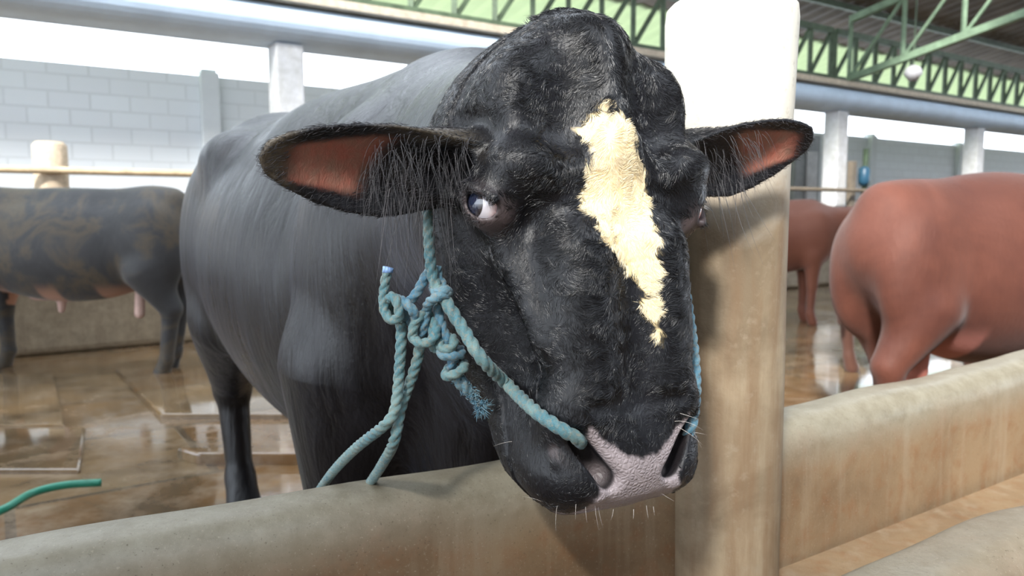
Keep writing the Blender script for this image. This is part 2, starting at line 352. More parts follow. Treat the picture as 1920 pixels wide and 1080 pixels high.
# roof: dark sheet with a green translucent strip over the eaves; unseen gaps added to let light in
RS = .2
def RZ(p): return CAMZ + 2.62 + (12.6 - max(p, -6.2 - p)) * RS
def roofpart(name, p0, p1, mat, lift=0, a0=-14, a1=38):
    V = []; Fc = []; K = int((a1 - a0) * 6)
    for i in range(K + 1):
        a = a0 + (a1 - a0) * i / K; dz = .03 * (i % 2)
        for (p, th) in ((p0, 0), (p1, 0), (p1, .02), (p0, .02)): V.append(Q(a, p, RZ(p) + dz + th + lift))
    for i in range(K):
        for k in range(4): Fc.append([i*4+k, i*4+(k+1) % 4, (i+1)*4+(k+1) % 4, (i+1)*4+k])
    return struct(mesh_obj(name, V, Fc, mat, None, False))
roofpart('ceiling', -1.2, 3.6, M['roof_dark']); roofpart('ceiling', 5.0, 5.4, M['roof_dark']); roofpart('ceiling', 5.35, 7.95, M['roof_dark'], 0, 3.4, 38); roofpart('ceiling', 5.35, 7.95, M['roof_dark'], 0, -14, -7); roofpart('ceiling', 7.9, 9.45, M['roof_dark']); roofpart('ceiling', -5.3, -1.1, M['roof_dark'], 0, 6.5, 38); roofpart('ceiling', -5.3, -1.1, M['roof_dark'], 0, -14, -5.5); roofpart('ceiling_light_blocker', -16, -5.2, M['roof_dark']); wall_uv('wall_light_blocker', -14, 38, -16.2, 0, 3.6, .2, M['brick']); wall_uv('wall_light_blocker', -14, 38, -16.1, 4.1, 6.2, .1, M['brick']); roofpart('ceiling_eaves', 9.4, 12.2, M['skylight'], -.02)  # unseen back roof and front wall added to block light behind the viewer
# lattice girder above the beam
def girder(name, A, Bp, depth, bay, mat, label, group, w=.06, cw=.09, parent_cat='truss', loc=None):
    A = np.array(A); Bp = np.array(Bp); e = empty(name, A, label, parent_cat, group); L = np.linalg.norm(Bp - A); n = max(2, int(round(L / bay)))
    up = UP * depth
    MB().bar(A, Bp, cw).build('bottom_chord', mat, e); MB().bar(A + up, Bp + up, cw).build('top_chord', mat, e)
    for i in range(n + 1):
        c = A + (Bp - A) * i / n
        MB().bar(c, c + up, w).build('upright', mat, e)
        if i < n: MB().bar(c, A + (Bp - A) * (i + 1) / n + up, w * .8).build('diagonal', mat, e)
    return e
gz = BZ1 + .05
girder('roof_truss', Q(-4, CP - .05, gz), Q(11.0, CP - .05, gz), .72, .52, M['truss'], 'green lattice girder resting on the long beam, its near half over the bull', None)
girder('roof_truss', Q(11.1, CP - .05, gz), Q(30, CP - .05, gz), .72, .55, M['truss'], 'green lattice girder resting on the long beam, right of the concrete post', None)
for k, a in enumerate((1.503 * CP, 2.69 * CP)):
    lab = ('pale green sloping roof truss rising to the right above the red cow', 'pale green sloping roof truss farthest to the right, behind the lattice girder')[k]
    A = Q(a, CP - .2, CAMZ + 2.05); Bp = Q(a, -1.2, CAMZ + 2.05 + 8.5 * RS)
    girder('roof_rafter', A, Bp, .9, .9, M['rafter'], lab, None, .05, .10)
for k, p in enumerate((8.1, 6.6)):
    mb = MB(); mb.bar(Q(-8, p, RZ(p) - .06), Q(34, p, RZ(p) - .06), .07, .1)
    o = mb.build('roof_purlin', M['truss'], loc=Q(9, p, RZ(p))); tag(o, ('dark green purlin under the brown roof sheets, just above the lattice girder', 'dark green purlin under the brown roof sheets, nearest to the viewer')[k], 'purlin', 'purlins under the roof')
# lamp under the roof
lp = P(1712, 138, 11.5); e = empty('hanging_lamp', lp, 'white round lamp hanging under the roof above the red cow', 'lamp')
V, Fc = tube([lp + UP * .12, lp + UP * .08, lp, lp - UP * .1], [.03, .10, .13, .06], 16); mesh_obj('lamp_shade', V, Fc, plain('lamp_white', (.45, .45, .47), .4), e)
MB().tube([lp + UP * .1, np.array([lp[0], lp[1], RZ(lp @ Nn_)])], .012, 6).build('lamp_rod', M['truss'], e)

# ------------------------------------------------------------------ far pen: rail, posts, low wall
FP = 6.95
for (name, px, top, r, lab) in (('pen_post', 94 + 12, 1.67, .125, 'short cream round post behind the mottled dark cow'),):
    Y = FP / (-(px - 960) / FPX * .559 + .829); c = P(px, 395, Y); c = c + Nn_ * .36; c[2] = 0
    V, Fc = tube([c, c + UP * 1.2, c + UP * (top - .03), c + UP * top], [r, r, r, r * .8], 28)
    tag(mesh_obj(name, V, Fc, M['far_post'], None, True, loc=c), lab, 'post')
c = Q(1.525 * CP, CP - .215, 0)
mb = MB(); mb.box(c + UP * .95, (.12, .09, 1.9), WAX); tag(mb.build('pen_post', M['brown_metal'], bevel=.01, loc=c), 'thin brown post between the concrete post and the red cow', 'post')
rz = CAMZ + .318
mb = MB(); mb.tube([Q(-4.5, FP + .20, rz), Q(6.5, FP + .20, rz)], .03, 14); tag(mb.build('pen_rail', M['rail'], smooth=True, loc=Q(1, FP - .16, rz)), 'ochre horizontal pipe rail in front of the cream post at left', 'rail')
mb = MB(); mb.tube([Q(6.6, FP + .20, rz), Q(19, FP + .20, rz)], .03, 14); tag(mb.build('pen_rail', M['brown_metal'], smooth=True, loc=Q(12, FP - .16, rz)), 'brown horizontal pipe rail beyond the concrete post at right', 'rail')
mb = MB(); mb.box(Q(9, FP + .1, .31), (28, .22, .62), WAX); tag(mb.build('low_wall', M['tan_wall'], bevel=.06, loc=Q(9, FP + .1, 0)), 'stained tan low wall on the floor behind the mottled dark cow', 'low wall')
# water tap and panel by the block wall
bx = P(1505, 330, 14.5); e = empty('wall_cabinet', bx, 'grey cabinet on the block wall seen past the right ear', 'cabinet')
MB().box(bx, (.75, .2, 1.5), WAX).build('cabinet_body', plain('cabinet_grey', (.22, .23, .23), .5), e, bevel=.02)
MB().box(bx + Nn_ * -.12 + D * .1, (.3, .04, .9), WAX).build('cabinet_door', plain('cabinet_pale', (.5, .5, .5), .5), e, bevel=.01)
bx = P(1622, 326, 13.2); MBt = MB().tube([bx + UP * .42, bx - UP * .9], .045, 10); o = MBt.build('downpipe', M['truss'], smooth=True, loc=bx); tag(o, 'dark downpipe on the block wall above the rump of the red cow', 'pipe')
bx = P(1620, 330, 13.0); V, Fc = tube([bx - UP * .16, bx - UP * .1, bx + UP * .12, bx + UP * .16], [.06, .09, .09, .04], 14); tag(mesh_obj('water_can', V, Fc, plain('blue_plastic', (.02, .08, .14), .4), None, True, loc=bx), 'small blue can hanging on the downpipe above the red cow', 'can')

# raised slabs and kerbs on the floor
def slab(px0, px1, y0, y1, h, lab, mat=None):
    pts = []
    for px, py in ((px0[0], y0), (px0[1], y0), (px1[1], y1), (px1[0], y1)):
        d = P(px, py, 1.0) - np.array([0, 0, CAMZ]); s = (CAMZ - h) / -d[2]; pts.append(np.array([0, 0, CAMZ]) + d * s)
    V = [p for p in pts] + [np.array([p[0], p[1], -.02]) for p in pts]
    Fc = [[3, 2, 1, 0], [4, 5, 6, 7]] + [[i, (i+1) % 4, 4 + (i+1) % 4, 4 + i] for i in range(4)]
    o = mesh_obj('floor_slab', V, Fc, mat or M['floor'], None, False, loc=[pts[0][0], pts[0][1], 0]); b = o.modifiers.new('b', 'BEVEL'); b.width = .012; b.segments = 2
    tag(o, lab, 'slab'); return o
slab((-600, 100), (-900, 122), 700, 797, .03, 'raised wet concrete slab at the left edge under the mottled dark cow')
slab((215, 700), (300, 860), 690, 776, .03, 'raised wet slab under the hind hooves of the mottled dark cow')
slab((-700, 160), (-800, 150), 800, 880, .02, 'low brown step in front of the left raised slab')
slab((330, 1300), (370, 1300), 838, 850, .05, 'narrow wet kerb crossing behind the hind leg of the bull')

# ------------------------------------------------------------------ trough and the concrete post
post_px = 1361; PY = 1.245
pc = P(post_px, 395, PY); pc[2] = 0
DL = np.array([.888, .460, 0]); NL = np.array([-.460, .888, 0]); DR = np.array([.836, .549, 0]); NR = np.array([-.549, .836, 0])
trough = empty('feed_trough', pc, 'stained concrete feed trough with rounded walls running past the post', 'trough')
def crest_wall(name, A, dirv, nrm, L0, L1, ztop, zbot, th, mat, parent, seed, amp=.006):
    V = []; nS = int((L1 - L0) / .025) + 1; pr = []
    r = th / 2; rr = .05
    pr += [(-r, zbot)]; 
    for z in np.linspace(zbot + .03, ztop - rr, 12): pr.append((-r - .018 * (1 - (z - zbot) / (ztop - zbot)), z))
    for t in np.linspace(0, math.pi / 2, 7)[1:]: pr.append((-r + rr * 1.0 * (1 - math.cos(t)), ztop - rr + rr * math.sin(t)))
    for t in np.linspace(math.pi / 2, 0, 7): pr.append((r - rr * .6 * (1 - math.cos(t)), ztop - rr * .6 + rr * .6 * math.sin(t) - .004))
    for z in np.linspace(ztop - rr - .02, zbot, 8): pr.append((r, z))
    n = len(pr)
    for i in range(nS):
        s = L0 + (L1 - L0) * i / (nS - 1)
        for x, z in pr:
            u = amp * (math.sin(s * 3.1 + seed) * .8 + math.sin(s * 7.7 + z * 9 + seed) * .5 + math.sin(s * 17 + z * 21 + seed * 2) * .25)
            hgt = sstep(zbot, ztop, z)
            V.append(A + dirv * s + nrm * (x + u * .6) + UP * (z + u * hgt))
    Fc = np.array([[i*n+k, i*n+(k+1) % n, (i+1)*n+(k+1) % n, (i+1)*n+k] for i in range(nS-1) for k in range(n)])
    return mesh_obj(name, V, Fc, mat, parent, True)
TZ = CAMZ - .37
crest_wall('rear_wall', pc + NL * .05, DL, NL, -2.6, .03, TZ, 0, .12, M['trough'], trough, 1)
crest_wall('rear_wall', pc + NR * .05, DR, NR, -.03, 4.5, TZ, 0, .12, M['trough'], trough, 4)
oc = pc - NR * .40
crest_wall('front_wall', oc, DR, NR, -1.5, 4.5, CAMZ - .42, 0, .12, M['trough'], trough, 8, .01)
mb = MB(); mb.box(pc - NR * .2 + DR * 1.5 + UP * .25, (6.2, .34, .5), (DR, NR, UP)); mb.build('basin', M['trough'], trough)
V = []; hs = [0, .3, .6, .8, 1.0, 1.2, 1.33, 1.412, 1.434, 1.442]; rs = [.104, .101, .097, .095, .0945, .096, .0985, .1005, .098, .085]
hs2 = np.linspace(0, 1.412, 60).tolist() + [1.422, 1.431, 1.438, 1.442]; 
n = 64
for z in hs2:
    r = np.interp(z, hs, rs)
    for k in range(n):
        a = 2 * math.pi * k / n; cx = abs(math.cos(a)) ** .92 * math.copysign(1, math.cos(a)); sx = abs(math.sin(a)) ** .92 * math.copysign(1, math.sin(a))
        rr = r * (1 + .012 * math.sin(3 * a + z * 4) + .008 * math.sin(5 * a - z * 11)); V.append(pc + np.array([cx * rr, sx * rr, z]))
Fc = [[i*n+k, i*n+(k+1) % n, (i+1)*n+(k+1) % n, (i+1)*n+k] for i in range(len(hs2)-1) for k in range(n)] + [[(len(hs2)-1)*n+k for k in range(n)]]
tag(mesh_obj('concrete_post', V, Fc, M['post'], None, True, loc=pc), 'thick round concrete post, coloured pale above for sunlight and stained brown below, beside the bull', 'post')
# green hose
hp = [P(-260, 1045, 2.25), P(-120, 1000, 2.35), P(0, 958, 2.45), P(60, 925, 2.6), P(120, 910, 2.68), P(190, 905, 2.74)]
hp = [np.array([p[0], p[1], max(.02, p[2])]) for p in hp]
V, Fc = tube(spline(hp, 10), .014, 12); tag(mesh_obj('garden_hose', V, Fc, M['hose'], None, True, loc=hp[0]), 'green hose lying on the wet floor at the left edge', 'hose')
# ------------------------------------------------------------------ implicit surfaces for the animals
def smin(a, b, k):
    h = np.clip(.5 + .5 * (b - a) / k, 0, 1); return b + (a - b) * h - k * h * (1 - h)
def smax(a, b, k): return -smin(-a, -b, k)
class Body:
    def __init__(s): s.p = []
    def add(s, f, c, r, k=.03, op='u'): s.p.append((f, np.array(c, float), r, k, op)); return s
    def cone(s, a, b, ra, rb, k=.03, op='u'):
        a = np.array(a, float); b = np.array(b, float); d = b - a; L2 = max(d @ d, 1e-9)
        def f(p):
            h = np.clip(((p - a) @ d) / L2, 0, 1); return np.linalg.norm(p - a - h[:, None] * d, axis=1) - (ra + (rb - ra) * h)
        return s.add(f, (a + b) / 2, np.sqrt(L2) / 2 + max(ra, rb), k, op)
    def ell(s, c, r, ax=None, k=.03, op='u'):
        c = np.array(c, float); r = np.array(r, float); A = np.eye(3) if ax is None else np.array(ax, float)
        def f(p):
            q = (p - c) @ A.T; k0 = np.linalg.norm(q / r, axis=1); k1 = np.linalg.norm(q / (r * r), axis=1) + 1e-9
            return k0 * (k0 - 1) / k1
        return s.add(f, c, r.max(), k, op)
    def ev(s, p, prims=None):
        d = np.full(len(p), 1e3)
        for f, c, r, k, op in (prims if prims is not None else s.p):
            e = f(p)
            d = smin(d, e, k) if op == 'u' else smax(d, -e, k)
        return d
    def near(s, c, rad):
        out = []
        for q in s.p:
            if np.linalg.norm(q[1] - c) - q[2] < rad + q[3] + .03: out.append(q)
        return out
    def mesh(s, X, Y, Z, proj=2):
        nx, ny, nz = len(X), len(Y), len(Z); V = np.full((nx, ny, nz), 1.0, np.float32); B = 16
        for i in range(0, nx, B):
            xs = X[i:i+B]
            for j in range(0, ny, B):
                ys = Y[j:j+B]
                for k in range(0, nz, B):
                    zs = Z[k:k+B]; c = np.array([(xs[0]+xs[-1])/2, (ys[0]+ys[-1])/2, (zs[0]+zs[-1])/2])
                    rad = .5 * np.linalg.norm([xs[-1]-xs[0], ys[-1]-ys[0], zs[-1]-zs[0]]) + .012
                    pr = s.near(c, rad)
                    if not any(q[4] == 'u' for q in pr): continue
                    v = s.ev(c[None], pr)[0]
                    if abs(v) > rad * 1.7 + .02: V[i:i+B, j:j+B, k:k+B] = v; continue
                    g = np.stack(np.meshgrid(xs, ys, zs, indexing='ij'), -1)
                    V[i:i+B, j:j+B, k:k+B] = s.ev(g.reshape(-1, 3), pr).reshape(g.shape[:3])
        I = V < 0
        c8 = np.zeros((nx-1, ny-1, nz-1), np.uint8)
        for a in (0, 1):
            for b in (0, 1):
                for c in (0, 1): c8 += I[a:nx-1+a, b:ny-1+b, c:nz-1+c]
        act = np.argwhere((c8 > 0) & (c8 < 8)); idx = -np.ones(c8.shape, np.int32); idx[tuple(act.T)] = np.arange(len(act))
        acc = np.zeros((len(act), 3)); cnt = np.zeros(len(act)); G = (X, Y, Z)
        for ax in range(3):
            o1, o2 = [q for q in range(3) if q != ax]
            for b in (0, 1):
                for c in (0, 1):
                    lo = act.copy(); lo[:, o1] += b; lo[:, o2] += c; hi = lo.copy(); hi[:, ax] += 1
                    va = V[tuple(lo.T)]; vb = V[tuple(hi.T)]; m = (va < 0) != (vb < 0)
                    t = va[m] / (va[m] - vb[m]); pa = np.stack([G[q][lo[m, q]] for q in range(3)], 1)
                    pa[:, ax] += t * (G[ax][hi[m, ax]] - G[ax][lo[m, ax]])
                    acc[m] += pa; cnt[m] += 1
        pts = acc / cnt[:, None]; F = []
        for ax in range(3):
            o1, o2 = (ax + 1) % 3, (ax + 2) % 3
            sl = [slice(None)] * 3; sh = [slice(None)] * 3; sl[ax] = slice(0, -1); sh[ax] = slice(1, None)
            cr = I[tuple(sl)] != I[tuple(sh)]
            e = np.argwhere(cr); e = e[(e[:, o1] > 0) & (e[:, o2] > 0) & (e[:, o1] < V.shape[o1]-1) & (e[:, o2] < V.shape[o2]-1)]
            q = []
            for da, db in ((-1, -1), (0, -1), (0, 0), (-1, 0)):
                m = e.copy(); m[:, o1] += da; m[:, o2] += db; q.append(idx[tuple(m.T)])
            q = np.stack(q, 1); ins = I[tuple(e.T)]; q[~ins] = q[~ins][:, ::-1]; F.append(q)
        F = np.concatenate(F); F = F[(F >= 0).all(1)]
        del V, I, c8, idx
        for _ in range(proj): pts, N = s.project(pts)
        return pts, F, N
    def grad(s, p, h=.0012):
        g = np.zeros_like(p); d0 = np.zeros(len(p))
        order = np.lexsort((np.floor(p[:, 2] / .12), np.floor(p[:, 1] / .12), np.floor(p[:, 0] / .12)))
        key = np.floor(p[order] / .12).astype(int); ch = np.where(np.any(np.diff(key, axis=0) != 0, axis=1))[0] + 1
        for ids in np.split(order, ch):
            q = p[ids]; c = (q.min(0) + q.max(0)) / 2; pr = s.near(c, np.linalg.norm(q.max(0) - q.min(0)) / 2 + .01)
            d = s.ev(q, pr); d0[ids] = d
            for a in range(3):
                e = q.copy(); e[:, a] += h; g[ids, a] = (s.ev(e, pr) - d) / h
        return d0, g
    def project(s, p):
        d, g = s.grad(p); n2 = (g * g).sum(1); st = np.clip(d / np.maximum(n2, .2), -.004, .004)
        q = p - g * st[:, None]; return q, g / np.sqrt(np.maximum(n2, 1e-9))[:, None]
def axis(parts):                       # parts = [(from, to, step)...]
    out = []
    for a, b, st in parts: out += list(np.arange(a, b - st * .25, st))
    return np.array(out + [parts[-1][1]])
def attr(me, name, vals):
    a = me.attributes.new(name, 'FLOAT', 'POINT'); a.data.foreach_set('value', np.asarray(vals, np.float32))
def hair(name, roots, dirs, curl, length, r0, mat, parent, n=5, droop=0):
    # roots (N,3), dirs (N,3) start directions, curl (N,3) end bend vectors, length (N,)
    N = len(roots); t = np.linspace(0, 1, n)[None, :, None]; L = np.broadcast_to(length, (N,))[:, None, None]
    pts = roots[:, None] + L * (dirs[:, None] * t + curl[:, None] * t * t); pts[..., 2] -= droop * (L * t * t)[..., 0]
    off = np.array(parent.matrix_basis.translation) if parent is not None else np.zeros(3)
    if parent is not None and parent.parent is not None: off = off + np.array(parent.parent.matrix_basis.translation)
    hc = bpy.data.hair_curves.new(name); hc.add_curves([n] * N)
    hc.attributes['position'].data.foreach_set('vector', (pts - off).reshape(-1).astype(np.float32))
    ra = hc.attributes.get('radius') or hc.attributes.new('radius', 'FLOAT', 'POINT')
    rr = np.broadcast_to(r0, (N,))[:, None] * (1 - .9 * np.linspace(0, 1, n)[None, :] ** 1.5)
    ra.data.foreach_set('value', rr.reshape(-1).astype(np.float32)); hc.materials.append(mat)
    o = bpy.data.objects.new(name, hc); COL.objects.link(o)
    if parent is not None: o.parent = parent
    return o
# ------------------------------------------------------------------ the black bull
W0 = np.array([-.08, 1.68, 0]); BA = np.array([.553, -.833, 0]); BR = np.array([-.833, -.553, 0])   # body frame: forward, bull's right
def B(s, t, z): return W0 + BA * s + BR * t + np.array([0, 0, z])
BAX = np.array([BA, BR, [0, 0, 1.0]])
YAW = math.radians(26)
HO = np.array([.095, .92, CAMZ]); HF = np.array([math.sin(YAW), -math.cos(YAW), 0]); HR = np.array([math.cos(YAW), math.sin(YAW), 0])
HAX = np.array([HR, HF, [0, 0, 1.0]])
def H(l, f, z): return HO + HR * l + HF * f + np.array([0, 0, z])
def toH(p): return (p - HO) @ HAX.T
EYES = [H(-.139, .012, .008), H(.115, .022, .002)]
EYE_DIR = (-.84, -.54, .02)
def build_bull_sdf():
    b = Body()
    # trunk
    b.ell(B(-.75, 0, .96), (.88, .385, .455), BAX, .1)
    b.ell(B(-.55, 0, .82), (.64, .31, .36), BAX, .1)
    b.ell(B(-.02, 0, 1.02), (.36, .32, .40), BAX, .12)
    b.ell(B(-.16, 0, 1.24), (.30, .16, .20), BAX, .12)
    b.ell(B(-1.28, 0, 1.10), (.38, .325, .36), BAX, .1)
    b.ell(B(.10, 0, .78), (.22, .20, .30), BAX, .1)
    b.ell(B(.02, 0, .62), (.26, .17, .17), BAX, .1)
    b.ell(B(-.55, 0, 1.255), (.55, .19, .195), BAX, .1)
    for t in (-1, 1):
        b.ell(B(-1.12, t * .235, 1.285), (.10, .07, .06), BAX, .12)
        b.ell(B(-1.36, t * .19, .93), (.24, .15, .36), BAX, .08)
        b.cone(B(-1.28, t * .21, .74), B(-1.47, t * .17, .47), .135, .068, .06)
        b.cone(B(-1.47, t * .17, .47), B(-1.42, t * .165, .14), .058, .045, .03)
        b.cone(B(-1.42, t * .165, .14), B(-1.38, t * .165, .05), .052, .062, .03)
        b.ell(B(-.02, t * .245, .98), (.20, .13, .32), BAX, .08)
        b.cone(B(-.05, t * .26, .80), B(-.08, t * .265, .42), .155, .078, .06)
        b.cone(B(-.08, t * .265, .42), B(-.07, t * .26, .13), .064, .05, .03)
        b.cone(B(-.07, t * .26, .13), B(-.05, t * .26, .05), .056, .066, .03)
    b.cone(B(-1.60, 0, 1.30), B(-1.70, 0, .75), .045, .025, .05)
    b.cone(B(-1.70, 0, .75), B(-1.69, 0, .45), .03, .05, .03)
    # neck
    b.cone(B(.06, 0, 1.10), H(0, -.16, .0), .29, .165, .12)
    b.cone(B(.0, 0, 1.24), H(0, -.12, .11), .17, .10, .1)
    b.cone(H(-.02, -.14, -.17), B(.18, .02, .80), .075, .10, .1)
    b.cone(B(.25, .10, .80), B(.24, -.06, .775), .05, .05, .05)
    for q in (.0, .09, .17): b.cone(B(.20 + q, .27 - q, 1.18), B(.16 + q, .24 - q * .9, .82), .012, .014, .045)
    # head: lofted superellipse
    tab = np.array([
        (0.236, .020, -.048, -.075), (.230, .036, -.034, -.09), (.216, .054, -.020, -.11), (.192, .078, -.004, -.13), (.158, .104, .016, -.15), (.12, .124, .034, -.16),
        (.06, .128, .052, -.17), (.0, .122, .062, -.17), (-.06, .111, .070, -.165), (-.12, .094, .080, -.15), (-.18, .087, .086, -.12),
        (-.22, .089, .090, -.10), (-.25, .098, .098, -.085), (-.285, .100, .101, -.07), (-.312, .090, .092, -.05), (-.335, .066, .072, -.02), (-.345, .03, .05, .0)])[::-1]
    def loft(p):
        q = toH(p); z = q[:, 2]; z = np.where(z > .1, .1 + (z - .1) / .93, z); q[:, 0] += .008 * sstep(.07, .18, z); q[:, 0] *= 1 + .075 * (q[:, 0] > 0) * sstep(-.04, -.10, z) * sstep(-.26, -.2, z); w = np.interp(z, tab[:, 0], tab[:, 1]); f1 = np.interp(z, tab[:, 0], tab[:, 2]); f0 = np.interp(z, tab[:, 0], tab[:, 3])
        fc = (f0 * .62 + f1 * .38); dp = np.where(q[:, 1] > fc, f1 - fc, fc - f0); n = 2.5
        r = ((np.abs(q[:, 0]) / w) ** n + (np.abs(q[:, 1] - fc) / dp) ** n) ** (1 / n)
        d = (r - 1) * np.minimum(w, dp) * .8
        return np.maximum(d, np.maximum(z - .240, -.345 - z))
    b.add(loft, H(0, -.03, -.03), .34, .05)
    hx = HAX
    b.ell(H(-.006, -.03, .180), (.048, .045, .042), hx, .05)                      # poll
    b.cone(H(0, -.005, .182), H(.0, .03, .08), .028, .03, .05)                  # frontal ridge
    for t in (-1, 1):
        b.ell(H(t * .104, .022, .050), (.040, .034, .026), hx, .05)         # brow
        b.ell(H(t * .085, -.02, .13), (.045, .05, .05), hx, .04)             # temple roll
        b.cone(H(t * .088, -.085, .0), H(t * .088, -.10, -.13), .062, .055, .06)   # jaw muscle
        b.cone(H(t * .080, -.10, -.14), H(t * .055, -.03, -.285), .045, .035, .05)  # lower jaw
        b.cone(H(t * .112 - (.012 if t > 0 else 0), .01, -.045), H(t * .090 - (.012 if t > 0 else 0), .05, -.14), .016, .012, .03)    # cheek crest
        b.cone(H(t * .052, .055, -.05), H(t * .055, .07, -.2), .032, .03, .04)
        b.ell(H(t * .066, .045, -.292), (.040, .055, .042), hx, .03)         # lip pads
        b.ell(H(t * .062, .062, -.225), (.035, .035, .035), hx, .03)         # nostril wing
    b.ell(H(0, .078, -.272), (.058, .034, .052), hx, .025)                    # muzzle pad
    b.cone(H(-.05, .02, -.332), H(.05, .02, -.332), .022, .022, .02)         # lower lip
    # hollows
    for t in (-1, 1):
        b.ell(H(t * .062, .045, .125), (.03, .02, .05), hx, .04, 's')
        b.ell(H(t * .136, -.04, .060), (.018, .035, .035), hx, .04, 's')
        b.cone(H(t * .128, .045, -.045), H(t * .118, .065, -.09), .012, .010, .025, 's')  # tear groove
    b.cone(H(-.055, .108, -.208), H(.055, .108, -.208), .006, .006, .012, 's')     # fold above the muzzle
    b.cone(H(-.06, .07, -.327), H(.06, .07, -.327), .003, .003, .008, 's')     # mouth line
    # nostrils
    for t in (-1, 1):
        b.cone(H(t * .078, .096, -.236), H(t * .040, .112, -.290), .006, .013, .008, 's')
        b.cone(H(t * .072, .082, -.245), H(t * .044, .088, -.288), .009, .015, .01, 's')
        b.cone(H(t * .088, .080, -.268), H(t * .052, .098, -.306), .006, .006, .012)
    # eyes: socket, lids
    for i, t in enumerate((-1, 1)):
        e = EYES[i]; out = HR * t * .80 + HF * .60; out /= np.linalg.norm(out)
        fw = np.cross(out, [0, 0, 1.0]) * (1 if t > 0 else -1); fw /= np.linalg.norm(fw)
        if fw @ HF < 0: fw = -fw
        b.ell(e, (.0280, .0280, .0280), None, .03)
        lo = fw * .90 - np.array([0, 0, .43]); lo /= np.linalg.norm(lo); up = np.cross(out, lo)
        b.ell(e + out * .026, (.0205, .0150, .03), np.array([lo, up, out]), .004, 's')
        b.ell(e, (.0240, .0240, .0240), None, .002, 's')
        b.cone(e + out * .023 - lo * .022 + up * .012, e + out * .025 + lo * .016 + up * .013, .0035, .0035, .008)
    # ears
    for tip, base, bend in ((H(-.375, .0, .045), H(-.135, -.035, .05), -1), (H(.358, .012, .092), H(.135, -.04, .058), 1)):
        ear(b, base, tip, bend)
    return b
EARS = []
def ear(b, base, tip, side):
    u = tip - base; L = np.linalg.norm(u); u /= L
    nrm = HF * .80 + np.array([0, 0, -.42]) + HR * side * .1; nrm -= u * (nrm @ u); nrm /= np.linalg.norm(nrm)
    v = np.cross(nrm, u); v = v if v[2] > 0 else -v
    EARS.append((base, tip, u, v, nrm, L))
    hs = np.array([0, .15, .3, .45, .6, .75, .88, .96, 1.0]); hv = np.array([.030, .040, .050, .054, .051, .043, .030, .018, .002])
    def f(p):
        q = p - base; a = q @ u / L; y = q @ v; z = q @ nrm
        y = y + .012 * np.sin(np.clip(a, 0, 1) * 3.1) * .6
        h = np.interp(a, hs, hv); k = np.interp(a, [0, .3, .7, 1], [16, 9.5, 6, 3])
        zc = k * y * y - .012 - .010 * np.sin(np.clip(a, 0, 1) * 2.6)
        sl = np.sqrt(1 + (2 * k * y) ** 2)
        d1 = np.abs(z - zc) / sl - .0034; d2 = (np.abs(y) - h) * .8; d3 = (a - 1) * L * .8; d4 = -a * L
        return smax(smax(d1, smax(d2, d3, .01), .004), d4, .01)
    b.add(f, base + u * L * .5, L * .5 + .05, .012)
    b.cone(base - u * .02, base + u * .045 - nrm * .012, .040, .034, .03)
    b.ell(base + u * .05 + nrm * .012, (.05, .026, .02), np.array([u, v, nrm]), .015, 's')
BULL = build_bull_sdf()
Xa = axis([(-1.35, -.42, .013), (-.42, -.27, .006), (-.27, .50, HRES), (.50, .62, .013)])
Ya = axis([(.66, 1.12, HRES * 1.1), (1.12, 1.3, .007), (1.3, 3.35, .014)])
Za = axis([(-.02, .70, .013), (.70, .78, .007), (.78, 1.42, HRES), (1.42, 1.55, .006)])
pts, F, Nn = BULL.mesh(Xa, Ya, Za)
q = toH(pts)
# small wrinkles on the skin of the head and neck folds are left to the coat's bump
BX = W0 * np.array([1, 1, 0])
bull = mesh_obj('bull', pts, F, M['bull'], None, True, loc=BX)
tag(bull, 'large glossy black bull with cream blaze, its head over the trough beside the post', 'bull')
me = bull.data
l, f_, z = q[:, 0], q[:, 1], q[:, 2]
def wob(a, s): return np.sin(a * s) + .6 * np.sin(a * s * 2.3 + 1) + .4 * np.sin(a * s * 5.1 + 2)
headm = sstep(-.24, -.12, f_) * sstep(.45, .38, np.abs(l)) * sstep(-.4, -.36, z)
attr(me, 'headmask', headm)
def blaze_mask(l, f_, z):
    zz = np.array([-0.1498, -0.1351, -0.1146, -0.0853, -0.0736, -0.0619, -0.053, -0.0383, -0.0265, -0.0089, 0.0089, 0.0266, 0.0444, 0.0622, 0.0791, 0.0893, 0.1076, 0.1186, 0.123])
    cl = np.array([0.0399, 0.0359, 0.0321, 0.0273, 0.0245, 0.0196, 0.0129, 0.0078, 0.0045, 0.0017, -0.0021, -0.0026, -0.0043, -0.0069, -0.0103, -0.0126, -0.0146, -0.0134, -0.0109])
    hw = np.array([0.0048, 0.0088, 0.011, 0.0142, 0.0175, 0.0228, 0.0295, 0.0357, 0.0399, 0.0426, 0.0435, 0.0413, 0.0374, 0.0275, 0.0239, 0.0253, 0.0119, 0.0063, 0.0028])
    z = np.where((z > zz[0]) & (z < zz[-1]), z, 9.0); z = np.minimum(z, 9)
    c = np.interp(z, zz, cl) - .0055 * sstep(.04, -.02, z) - .004 * sstep(-.05, -.12, z); h = np.interp(z, zz, hw) - .001 - .0045 * sstep(.04, -.02, z)
    e = .003 * wob(z, 160) + .002 * wob(z + l, 420)
    return sstep(-.003, .003, h + e * (h > .002) - np.abs(l - c)) * (f_ > -.05) * (z < 8)
attr(me, 'blaze', blaze_mask(l, f_, z))
